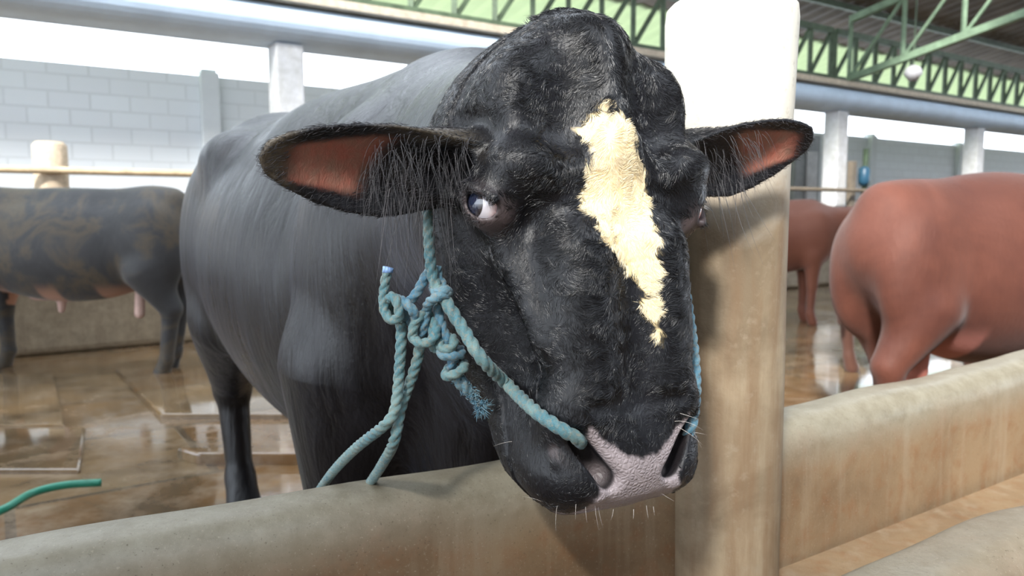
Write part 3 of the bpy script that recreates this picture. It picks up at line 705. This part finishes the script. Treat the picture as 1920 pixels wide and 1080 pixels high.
def nose_mask(l, f_, z):
    al = np.abs(l); top = np.interp(al, [0, .02, .045, .06, .075], [-.266, -.263, -.245, -.230, -.222]) + .0012 * wob(l, 300)
    side = np.interp(z, [-.35, -.32, -.30, -.28, -.25, -.22], [.066, .058, .052, .054, .066, .066])
    return sstep(-.002, .003, top - z) * sstep(-.003, .002, side - al + .001 * wob(z, 300)) * sstep(.02, .045, f_) * (z > -.352)
hole = np.zeros(len(q))
for t in (-1, 1):
    for c0, c1, r in ((np.array([t*.070, .082, -.248]), np.array([t*.044, .090, -.288]), .0145),):
        d = c1 - c0; h = np.clip(((q - c0) @ d) / (d @ d), 0, 1); dd = np.linalg.norm(q - c0 - h[:, None] * d, axis=1) - r
        hole = np.maximum(hole, sstep(.004, -.002, dd))
attr(me, 'nose', nose_mask(l, f_, z) * (1 - hole)); attr(me, 'hole', hole)
sk = np.zeros(len(q))
for i, e in enumerate(EYES):
    d = np.linalg.norm((pts - e - np.array([0, 0, -.004])), axis=1); sk = np.maximum(sk, .55 * sstep(.038, .025, d))
    t = (-1, 1)[i]; a0 = toH(e)[None][0] + np.array([-t * .008, .03, -.02]); a1 = a0 + np.array([-t * .015, .02, -.05]); d = a1 - a0
    h = np.clip(((q - a0) @ d) / (d @ d), 0, 1); dd = np.linalg.norm(q - a0 - h[:, None] * d, axis=1)
    sk = np.maximum(sk, .8 * sstep(.020, .004, dd))
for t in (-1, 1):
    a0 = np.array([t * .092, .078, -.258]); a1 = np.array([t * .056, .096, -.306]); d = a1 - a0
    h = np.clip(((q - a0) @ d) / (d @ d), 0, 1); dd = np.linalg.norm(q - a0 - h[:, None] * d, axis=1); sk = np.maximum(sk, .42 * sstep(.012, .002, dd))
attr(me, 'skinpatch', sk)
ep = np.zeros(len(q)); md = .8 * sstep(.016, .006, np.linalg.norm((q - np.array([.0, -.0, .178])) * np.array([1, .4, 1]), axis=1))
for base, tip, u, v, nr, L in EARS:
    w_ = pts - base; a = w_ @ u / L; y = w_ @ v; zn = Nn @ nr
    m = sstep(.42, .56, a + y * 2) * sstep(.93, .78, a) * sstep(.043, .030, np.abs(y + .006) / np.interp(a, [0, .5, 1], [1, 1.0, .35])) * (zn > .2) * (np.abs(y) < .06)
    ep = np.maximum(ep, m * (np.abs(a - .5) < .6))
    rim = (np.abs(a - .5) < .52) * (np.abs(y) < .062) * (np.abs(w_ @ nr) < .05)
    if u @ HR < 0: md = np.maximum(md, rim * (.55 * sstep(.80, .93, a) + .4 * sstep(.02, .04, y) * sstep(.3, .1, np.abs(a - .3)) * .9))
attr(me, 'earpink', ep); attr(me, 'mud', np.clip(md, 0, .8) * (1 - ep))
# eyes
def sphere(c, r, n=32):
    V = []; Fc = []
    for i in range(n + 1):
        for j in range(2 * n):
            a = math.pi * i / n; b_ = math.pi * j / n; V.append(np.array(c) + r * np.array([math.sin(a)*math.cos(b_), math.sin(a)*math.sin(b_), math.cos(a)]))
    for i in range(n):
        for j in range(2 * n): j2 = (j + 1) % (2 * n); Fc.append([i*2*n+j, (i+1)*2*n+j, (i+1)*2*n+j2, i*2*n+j2])
    return V, Fc
M['eye'] = eye_mat()
for e in EYES:
    V, Fc = sphere((0, 0, 0), .0238)
    o = mesh_obj('eyeball', V, Fc, M['eye'], None); o.parent = bull; o.location = Vector(e - BX)
# ------------------------------------------------------------------ the other cattle
def cow(name, O, fwd, mat, label, cat, sc=1.0, head='down', neck=1.0, step=.02, legs=((0, 0), (0, 0), (0, 0), (0, 0)), hump=.0, udder=None, belly=None, width=1.0, depth=1.0, group=None, long=1.0, leg=1.0, tail=True):
    O = np.array(O, float); fw = np.array([fwd[0], fwd[1], 0.0]); fw /= np.linalg.norm(fw); rt = np.array([fw[1], -fw[0], 0]); ax = np.array([fw, rt, [0, 0, 1.0]])
    def G(s, t, z): return O + (fw * s * long + rt * t + np.array([0, 0, z])) * sc
    b = Body(); R = lambda *a: tuple(x * sc for x in a)
    b.ell(G(0, 0, .90), R(.66 * long, .29 * width, .345 * depth), ax, .1)
    b.ell(G(-.02, 0, .78), R(.50 * long, .25 * width, .27 * depth), ax, .1)
    b.ell(G(.42, 0, .93), R(.30, .24, .33), ax, .1)
    b.ell(G(-.50, 0, .99), R(.30, .25, .29), ax, .1)
    b.cone(G(-.62, 0, 1.19), G(.45, 0, 1.20), .085 * sc, .08 * sc, .1)
    if hump: b.ell(G(.42, 0, 1.24), R(.16, .09, hump), ax, .08)
    for i, t in enumerate((-1, 1)):
        dh, df = legs[i][0], legs[i][1]
        b.ell(G(-.56, t * .15, .85), R(.20, .12, .30), ax, .08)
        b.cone(G(-.52, t * .16, .72), G(-.66 + dh, t * .14, .47), .125 * sc * leg, .066 * sc * leg, .05)
        b.cone(G(-.66 + dh, t * .14, .47), G(-.62 + dh, t * .14, .12), .054 * sc * leg, .040 * sc * leg, .03)
        b.cone(G(-.62 + dh, t * .14, .12), G(-.59 + dh, t * .14, .03), .042 * sc, .055 * sc, .03)
        b.ell(G(.45, t * .17, .90), R(.17, .10, .27), ax, .07)
        b.cone(G(.44, t * .17, .72), G(.45 + df, t * .16, .42), .10 * sc, .055 * sc, .05)
        b.cone(G(.45 + df, t * .16, .42), G(.44 + df, t * .16, .12), .050 * sc * leg, .040 * sc * leg, .03)
        b.cone(G(.44 + df, t * .16, .12), G(.47 + df, t * .16, .03), .042 * sc, .052 * sc, .03)
    if tail: b.cone(G(-.74, 0, 1.16), G(-.80, 0, .70), .035 * sc, .02 * sc, .04)
    if tail: b.cone(G(-.80, 0, .70), G(-.79, 0, .42), .022 * sc, .04 * sc, .03)
    hz = {'down': .62, 'level': 1.12, 'up': 1.25}[head]
    hc = G(.98, 0, hz); mz = G(1.28, 0, hz - .30)
    b.cone(G(.55, 0, 1.02), hc, .20 * sc, .11 * sc, .1); b.cone(G(.50, 0, .80), hc - UP * .05, .15 * sc, .08 * sc, .1)
    b.cone(hc, mz, .115 * sc, .065 * sc, .05); b.ell(mz, R(.07, .075, .065), ax, .03)
    for t in (-1, 1):
        eb = hc + rt * t * .11 * sc + UP * .05 * sc; b.cone(eb, eb + (rt * t * .17 - UP * .03 - fw * .03) * sc, .03 * sc, .015 * sc, .02)
        b.ell(eb + (rt * t * .10 - UP * .015) * sc, R(.03, .08, .04), ax, .02)
    r = 1.6 * sc
    co = np.array([g for g in (G(-1.0, -.5, 0), G(-1.0, .5, 0), G(1.5, -.5, 1.6), G(1.5, .5, 1.6))])
    lo = co.min(0); hi = co.max(0)
    p, F, N = b.mesh(np.arange(lo[0], hi[0], step), np.arange(lo[1], hi[1], step), np.arange(-.03, 1.6 * sc, step), 1)
    base = O * np.array([1, 1, 0]); o = mesh_obj(name, p, F, mat, None, True, loc=base); tag(o, label, cat, group)
    q = (p - O) @ ax.T / sc
    bl = sstep(.66, .52, q[:, 2]) * (N[:, 2] < -.25) * (np.abs(q[:, 0]) < .75) * (q[:, 2] > .42)
    bl = bl * sstep(-.1, .5, np.sin(q[:, 0] * 14 + 1) + .4 * np.sin(q[:, 0] * 37))
    attr(o.data, 'belly', bl)
    return o, G, ax
dc, G, ax = cow('mottled_cow', [(125 - 960) / FPX * 5.3, 5.32, 0], (-1, .04), M['dark_cow'], 'mottled black and brown muddy bullock standing at the left behind the bull', 'cow', .99, 'down', legs=((.02, .12), (.08, .04)), step=.018, long=1.22, leg=1.12)
def blob(name, prims, mat, parent, lo, hi, step=.012):
    b = Body()
    for q in prims: b.cone(*q)
    p, F, N = b.mesh(np.arange(lo[0], hi[0], step), np.arange(lo[1], hi[1], step), np.arange(lo[2], hi[2], step), 1)
    return mesh_obj(name, p, F, mat, parent, True)
def around(*pts, m=.14):
    a = np.array(pts); return a.min(0) - m, a.max(0) + m
a0, a1 = G(.20, 0, .56), G(.05, 0, .56)
blob('sheath', [(a0, a1, .055, .05, .03), (a1, G(.06, 0, .44), .04, .022, .03)], M['pale_skin'], dc, *around(a0, a1, G(.06, 0, .44)))
a0, a1 = G(-.42, -.03, .62), G(-.41, -.03, .42)
blob('scrotum', [(a0, a1, .03, .034, .03)], M['pale_skin'], dc, *around(a0, a1))
rc, G, ax = cow('red_cow', [2.25, 3.62, 0], (.95, .31), M['red_cow'], 'large red brown cow standing side on at the right edge behind the trough', 'cow', .965, 'down', legs=((.20, 0), (-.02, 0)), width=1.15, depth=1.28, long=1.08, tail=False, leg=1.15, step=.016)
a0, a1 = G(-.46, .02, .56), G(-.44, .04, .42)
blob('udder', [(a0, a1, .09, .05, .04), (a1, G(-.43, .07, .31), .03, .02, .02), (G(-.47, .0, .45), G(-.47, .04, .33), .03, .02, .02)], M['udder'], rc, *around(a0, a1, G(-.47, .04, .31)))
cow('brown_cow', [2.93, 5.3, 0], (.98, .2), M['brown_cow'], 'dark brown cow mostly hidden behind the large red cow, only its legs showing', 'cow', .92, 'down', legs=((.0, 0), (.05, 0)), step=.03)
cow('far_cow', [(1440 - 960) / FPX * 7.6 , 7.7, 0], (.95, -.1), M['far_cow'], 'small far red cow between the concrete post and the large red cow', 'cow', .95, 'level', legs=((.0, 0), (.0, 0)), step=.03)
# ------------------------------------------------------------------ rope halter
def rope(name, pts, r, mat, parent, dens=10, twist=1.0, cap=True, taper=None):
    p = spline(pts, dens); T, N, B_ = frames(p); s = np.concatenate([[0], np.cumsum(np.linalg.norm(np.diff(p, axis=0), axis=1))])
    st = max(r * .35, .0012); m = int(s[-1] / st) + 2; si = np.linspace(0, s[-1], m)
    c = lambda A: np.stack([np.interp(si, s, A[:, i]) for i in range(3)], 1)
    pp, NN, BB = c(p), c(N), c(B_); n = 20; a = np.arange(n) * 2 * math.pi / n
    ph = si / (r * 5.2) * 2 * math.pi / 3 * 3 * .33 * twist * 2
    lob = np.abs(np.cos(1.5 * (a[None] - ph[:, None] * 1.35)))          # three strands
    R = r * (.70 + .36 * lob ** .75)
    if taper is not None: R = R * np.interp(np.linspace(0, 1, m), *taper)[:, None]
    V = pp[:, None] + (NN[:, None] * np.cos(a)[None, :, None] + BB[:, None] * np.sin(a)[None, :, None]) * R[..., None]
    V = V.reshape(-1, 3); V = V + rng.normal(0, r * .018, V.shape)
    i = np.arange(m - 1)[:, None] * n; k = np.arange(n)[None]; k2 = (k + 1) % n
    F = np.stack([i + k, i + k2, i + n + k2, i + n + k], -1).reshape(-1, 4)
    caps = []
    V = np.vstack([V, pp[0] - (pp[1]-pp[0]) * .8, pp[-1] + (pp[-1]-pp[-2]) * .8]); c0 = len(V) - 2
    F = F.tolist()
    for q in range(n): F.append([c0, (q + 1) % n, q]); F.append([c0 + 1, (m-1)*n + q, (m-1)*n + (q+1) % n])
    return mesh_obj(name, V, F, mat, parent, True)
def surf(px, py, Y0=.55, Y1=1.6, off=.007):        # where the sight line first meets the bull
    lo = None
    for Y in np.arange(Y0, Y1, .01):
        d = BULL.ev(P(px, py, Y)[None])[0]
        if d < off:
            a, b_ = Y - .01, Y
            for _ in range(10):
                m = (a + b_) / 2
                if BULL.ev(P(px, py, m)[None])[0] < off: b_ = m
                else: a = m
            return b_
    return None
RR = .0066
halter = empty('rope_halter', P(808, 560, .9), 'teal rope halter knotted beside the cheek of the black bull', 'halter')
def face_path(pxs, off=RR * .9, free=None):
    out = []
    for q in pxs:
        if len(q) == 3: out.append(P(*q)); continue
        Y = surf(q[0], q[1], off=off); out.append(P(q[0], q[1], Y if Y else 1.0))
    return out
KY = .895      # forward distance of the knot
# cheek strap from under the ear down to the knot, nose rope on to the nostril
ck = [(803, 372, .905), (803, 400, .90), (804, 440, .895), (806, 480, .89), (812, 520, KY - .005), (822, 548, KY - .012)]
rope('cheek_strap', [P(*q) for q in ck], RR * 1.0, M['rope'], halter)
nz = [(822, 540, KY - .01), (842, 575, .875), (870, 620, .865), (905, 675, .85)]
yA = [surf(px, py, off=RR * .8) for px, py in ((950, 720), (1000, 768), (1045, 800), (1082, 822))]
print('nose rope depths', yA)
ys = []
for (px, py), y in zip(((950, 720), (1000, 768), (1045, 800), (1082, 822)), yA): ys.append((px, py, y if y else .82))
rope('nose_rope', [P(*q) for q in nz] + [P(*q) for q in ys] + [P(1090, 830, ys[-1][2] + .022)], RR * 1.12, M['rope'], halter)
# far side of the halter
rr_ = [(1272, 500, .985), (1284, 540, .955), (1290, 580, .94), (1297, 630, .925), (1303, 690, .91), (1304, 740, .895), (1298, 790, .88), (1288, 818, .88)]
rope('far_side_rope', [P(*q) for q in rr_], RR * 1.0, M['rope_blue'], halter)
# over the head behind the ears
# knots
def loop(c, ax1, ax2, a0, a1, ra, rb, n=10, bulge=.006, sgn=1):
    c = np.array(c); out = []
    for t in np.linspace(a0, a1, n):
        out.append(c + ax1 * ra * math.cos(t) + ax2 * rb * math.sin(t) + np.array([0, -1, 0]) * bulge * math.sin((t - a0) / (a1 - a0) * math.pi) * sgn)
    return out
def pix(seq, y=KY): return [P(q[0], q[1], y + (q[2] if len(q) > 2 else 0)) for q in seq]
Rk = RR * .88
knot = [
 ('rope_end', [(727, 505, 0), (722, 530, 0), (719, 560, 0), (722, 585, -.004), (735, 600, -.012), (748, 592, -.016), (744, 565, -.014), (733, 556, -.006), (728, 575, .01), (738, 598, .014), (752, 600, .006)], 'rope'),
 ('knot_strand', [(742, 560, .010), (758, 566, -.010), (772, 580, -.018), (780, 594, -.010), (776, 604, .004), (762, 600, .010), (757, 586, .0), (764, 570, -.004), (782, 548, -.004), (796, 522, 0), (806, 508, .010)], 'rope_blue'),
 ('knot_strand', [(820, 500, .006), (822, 520, .004), (836, 545, -.006), (838, 553, -.016), (822, 556, -.024), (806, 566, -.016), (800, 580, -.006), (795, 610, -.006), (790, 634, .002)], 'rope_blue'),
 ('knot_strand', [(812, 536, .004), (818, 548, -.014), (832, 545, -.020), (841, 548, -.008), (836, 560, .004)], 'rope_blue'),
 ('knot_strand', [(806, 590, .004), (788, 592, -.010), (776, 612, -.012), (774, 632, -.010), (788, 643, -.018), (806, 640, -.020), (818, 622, -.014), (812, 600, .002)], 'rope'),
 ('knot_strand', [(812, 600, .008), (812, 622, -.006), (812, 645, -.010), (816, 656, -.006)], 'rope'),
 ('tail_rope', [(822, 560, .006), (822, 585, .0), (829, 612, -.004), (837, 635, -.008), (842, 655, 0)], 'rope_blue'),
 ('tail_knot', [(836, 632, .006), (850, 636, -.010), (848, 650, -.018), (830, 654, -.016), (824, 640, -.008), (832, 632, .004)], 'rope'),
 ('tail_knot', [(826, 648, .0), (828, 664, -.014), (848, 667, -.018), (864, 664, -.008), (862, 654, .006)], 'rope_blue'),
 ('tail_knot', [(856, 668, .006), (848, 680, -.008), (846, 692, 0)], 'rope_blue'),
 ('tail_knot', [(842, 690, .006), (836, 704, -.012), (852, 702, -.020), (870, 690, -.014), (868, 680, .004)], 'rope'),
 ('tail_rope', [(852, 694, .004), (860, 712, -.006), (874, 728, -.004), (884, 742, 0), (896, 756, 0), (902, 766, 0)], 'rope_blue'),
]
for nm, seq, mt in knot:
    if nm == 'tail_rope' and seq[0][0] == 852: rope(nm, pix(seq), Rk * 1.15, M[mt], halter, taper=([0, .35, .7, 1], [1.25, 1.2, .75, .6]))
    else: rope(nm, pix(seq), Rk, M[mt], halter)
V, Fc = tube(pix([(727, 511), (727, 506), (728, 501)]), RR * .95, 14); mesh_obj('taped_end', V, Fc, plain('blue_tape', (.25, .42, .75), .4), halter)
tag([c for c in halter.children if c.name.startswith('taped_end')][0], 'blue taped tip of the short rope end')
# frayed end
fr = P(903, 762, KY); rts = fr + rng.normal(0, .0035, (260, 3)); dr = np.array([.35, -.1, -1.0]) + rng.normal(0, .55, (260, 3)); dr /= np.linalg.norm(dr, axis=1)[:, None]
fr2 = np.array([P(860 + 42 * t + rng.normal(0, 6), 712 + 50 * t + rng.normal(0, 4), KY - .006) for t in rng.random(260)])
d2 = rng.normal(0, 1, (260, 3)); d2 /= np.linalg.norm(d2, axis=1)[:, None]
h_ = hair('frayed_fibre', np.vstack([rts, fr2]), np.vstack([dr, d2]), rng.normal(0, .5, (520, 3)), np.concatenate([rng.uniform(.003, .009, 260), rng.uniform(.002, .005, 260)]), .0007, M['rope_blue'], halter, 4); h_['kind'] = 'stuff'
# lead ropes going down behind the wall
ld = [(752, 606, .004), (752, 640, 0), (749, 690, 0), (745, 740, -.004), (738, 775, -.01), (718, 800, -.01), (670, 838, .05), (630, 878, .14), (602, 915, .22), (580, 950, .29), (566, 985, .33)]
rope('lead_rope', pix(ld), RR * .98, M['rope'], halter)
ld = [(788, 636, .004), (784, 668, .004), (773, 705, .008), (764, 730, .010), (752, 765, .006), (738, 830, .0), (716, 872, .07), (694, 905, .15), (672, 935, .22), (655, 975, .27)]
rope('lead_rope', pix(ld), RR * .98, M['rope'], halter)
# ------------------------------------------------------------------ the bull's hair
fc = pts[F].mean(1); e1 = pts[F[:, 2]] - pts[F[:, 0]]; e2 = pts[F[:, 3]] - pts[F[:, 1]]; cr = np.cross(e1, e2); area = np.linalg.norm(cr, axis=1) / 2; fn = cr / (2 * area[:, None] + 1e-12)
fq = toH(fc); nm = me.attributes
def A(name):
    v = np.zeros(len(pts), np.float32); nm[name].data.foreach_get('value', v); return v[F].mean(1)
am = {k: A(k) for k in ('nose', 'hole', 'blaze', 'earpink', 'skinpatch')}
vis = (fn @ np.array([0, -1.0, 0]) > -.55)
de = np.min([np.linalg.norm(fc - e, axis=1) for e in EYES], axis=0)
ear_m = (np.abs(fq[:, 0]) > .155)
region = (fq[:, 1] > -.16) & (fq[:, 2] > -.345) & (fq[:, 2] < .26) & (am['nose'] < .1) & (am['hole'] < .1) & vis & (de > .031) & ~ear_m & (np.linalg.norm((fq - np.array([0, 0, .178])) * np.array([1, .4, 1]), axis=1) > .009)
w_ = area * region * np.clip(1 - 2.2 * am['skinpatch'], 0, 1); w_ *= np.where(fq[:, 2] < -.235, .45, 1)
def noise3(p, s, seed):
    r = np.random.default_rng(seed); out = np.zeros((len(p), 3))
    for _ in range(7):
        k = r.normal(0, s, (3,)); ph = r.uniform(0, 6.28, 3); out += np.sin((p @ k)[:, None] + ph)
    return out / 2.6
def scatter(n, wt, blaze):
    wt = wt * (am['blaze'] > .5 if blaze else am['blaze'] <= .5); ix = rng.choice(len(F), n, p=wt / wt.sum()); u = rng.random((n, 2)); 
    a, b_, c_, d_ = (pts[F[ix, k]] for k in range(4)); x, y = u[:, :1], u[:, 1:]
    return (a*(1-x)*(1-y) + b_*x*(1-y) + c_*x*y + d_*(1-x)*y), fn[ix], ix
def grow(n, blaze, Ls, r0, mat, name):
    p, N, ix = scatter(n, w_, blaze); q = toH(p); l, f_, z = q.T
    # flow: on the forehead hair lies down and outward, on the nose it sweeps up and out; whorl between
    fl = HR[None] * (np.sign(l) * .35 + l * 5)[:, None] + np.array([0, 0, 1.0])[None] * np.where(z > -.05, -.75, np.interp(z, [-.3, -.16, -.05], [.35, .35, -.2]))[:, None]
    fl = fl + noise3(p, 70, 5) * .60 + noise3(p, 160, 6) * .45
    fl -= N * (fl * N).sum(1)[:, None]; fl /= np.linalg.norm(fl, axis=1)[:, None] + 1e-9
    dr = fl * .95 + N * .26 + rng.normal(0, .055, p.shape); side = np.cross(N, fl)
    cu = side * (noise3(p, 150, 9)[:, :1] * .75) - N * .26 + rng.normal(0, .06, p.shape)
    if blaze: dr = fl * .96 + N * .22 + rng.normal(0, .05, p.shape); cu = cu * .45
    L = rng.uniform(*Ls, n) * np.interp(z, [-.33, -.2, -.1, .2], [.55, .9, 1.0, 1.0]) * np.where(np.abs(l) > .095, .7, 1)
    return hair(name, p - N * .0006, dr, cu, L, r0, mat, bull, 5)
o = grow(NFUR, False, (.007, .014), .00036, M['fur'], 'face_fur'); o['kind'] = 'stuff'
o = grow(NFUR // 5, True, (.005, .011), .00030, M['blaze_fur'], 'blaze_fur'); o['kind'] = 'stuff'; o['label'] = 'cream blaze fur'
# short fur over the ears, long hair hanging from them
for i, (base, tip, u, v, nr, L) in enumerate(EARS):
    n = 230 if i == 0 else 120
    a = rng.uniform(.08, .56, n); y = np.clip(rng.normal(.004, .022, n), -.036, .044)
    roots = base + u * (a * L)[:, None] + v * y[:, None] + nr * (.012 * np.abs(y / .04) ** 2 + .004)[:, None]
    d = u * rng.uniform(.0, 1.2, n)[:, None] * .8 + nr * .5 - np.array([0, 0, .5]) + rng.normal(0, .24, (n, 3)); d /= np.linalg.norm(d, axis=1)[:, None]
    cu = np.array([0, 0, -.75]) + rng.normal(0, .16, (n, 3)) - u * .25
    ln = rng.uniform(.018, .045, n)
    o = hair('ear_fringe', roots, d, cu, ln, .00022, M['grey_hair'], bull, 8); o['kind'] = 'stuff'
    n = 34 if i == 0 else 12
    a = rng.uniform(.12, .48, n); y = rng.uniform(-.045, -.02, n)
    roots = base + u * (a * L)[:, None] + v * y[:, None] + nr * .012
    d = u * rng.uniform(-.15, .35, n)[:, None] + nr * .3 - np.array([0, 0, .85]) + rng.normal(0, .1, (n, 3)); cu = np.array([0, 0, -.35]) + rng.normal(0, .15, (n, 3))
    o = hair('ear_fringe', roots, d, cu, rng.uniform(.04, .085, n), .0004, M['grey_hair'], bull, 10); o['kind'] = 'stuff'
# short hairs on the rims and backs of the ears
ew = area * ear_m * (np.abs(fq[:, 0]) < .42) * (am['earpink'] < .4) * vis * (fq[:, 1] > -.12) * (fq[:, 2] > -.05)
ix = rng.choice(len(F), 9000, p=ew / ew.sum()); p = pts[F[ix]].mean(1) + rng.normal(0, .0008, (9000, 3)); N = fn[ix]
d = HR * np.sign(fq[ix, 0])[:, None] * .9 + np.array([0, 0, -.25]) + rng.normal(0, .25, p.shape); d -= N * (d * N).sum(1)[:, None]; d = d / np.linalg.norm(d, axis=1)[:, None] * .95 + N * .3
o = hair('ear_fur', p - N * .0005, d, -N * .25 + rng.normal(0, .15, p.shape), rng.uniform(.005, .010, 9000), .00028, M['grey_hair'], bull, 4); o['kind'] = 'stuff'
# whiskers round the muzzle
mz = []
for (x0, y0, dx, dy, ln) in ((1015, 940, -.5, .35, .03), (1045, 948, -.25, -.8, .02), (1080, 945, -.1, -1, .014), (1098, 950, -.05, -1, .012), (1116, 948, 0, -1, .018), (1122, 950, .05, -1, .016), (1150, 955, 0, -1, .008), (1188, 955, 0, -1, .008), (1212, 948, .05, -1, .010), (1225, 950, .1, -1, .008), (960, 828, -1, .05, .022), (1270, 800, 1, -.45, .035), (1265, 790, 1, .25, .030), (1280, 812, 1, .3, .028), (1275, 775, 1, -.2, .02), (1290, 790, .5, -.9, .025), (1240, 925, 1, -.6, .014)):
    Y = surf(x0, y0, off=.0) or .8
    mz.append((P(x0, y0, Y), np.array([dx, -.35, dy]), ln))
o = hair('whiskers', np.array([m[0] for m in mz]), np.array([m[1] / np.linalg.norm(m[1]) for m in mz]), rng.normal(0, .15, (len(mz), 3)), np.array([m[2] for m in mz]), .0002, M['whisker'], bull, 8, .3); o['kind'] = 'stuff'
# eyelashes
ls = []
for i, e in enumerate(EYES):
    t = (-1, 1)[i]; out = HR * t * .80 + HF * .60; fw = HF * .9 - HR * t * .4
    for k in range(60):
        a = rng.uniform(-1, .9); ls.append((e + out * .021 + fw * .018 * a + np.array([0, 0, .014 - .009 * a * a - .006 * a]), out * .9 + np.array([0, 0, -.25]) + fw * .3 * a, rng.uniform(.006, .012)))
o = hair('eyelashes', np.array([m[0] for m in ls]), np.array([m[1] for m in ls]), np.tile([[0, 0, -.3]], (len(ls), 1)), np.array([m[2] for m in ls]), .0003, M['fur'], bull, 4); o['kind'] = 'stuff'
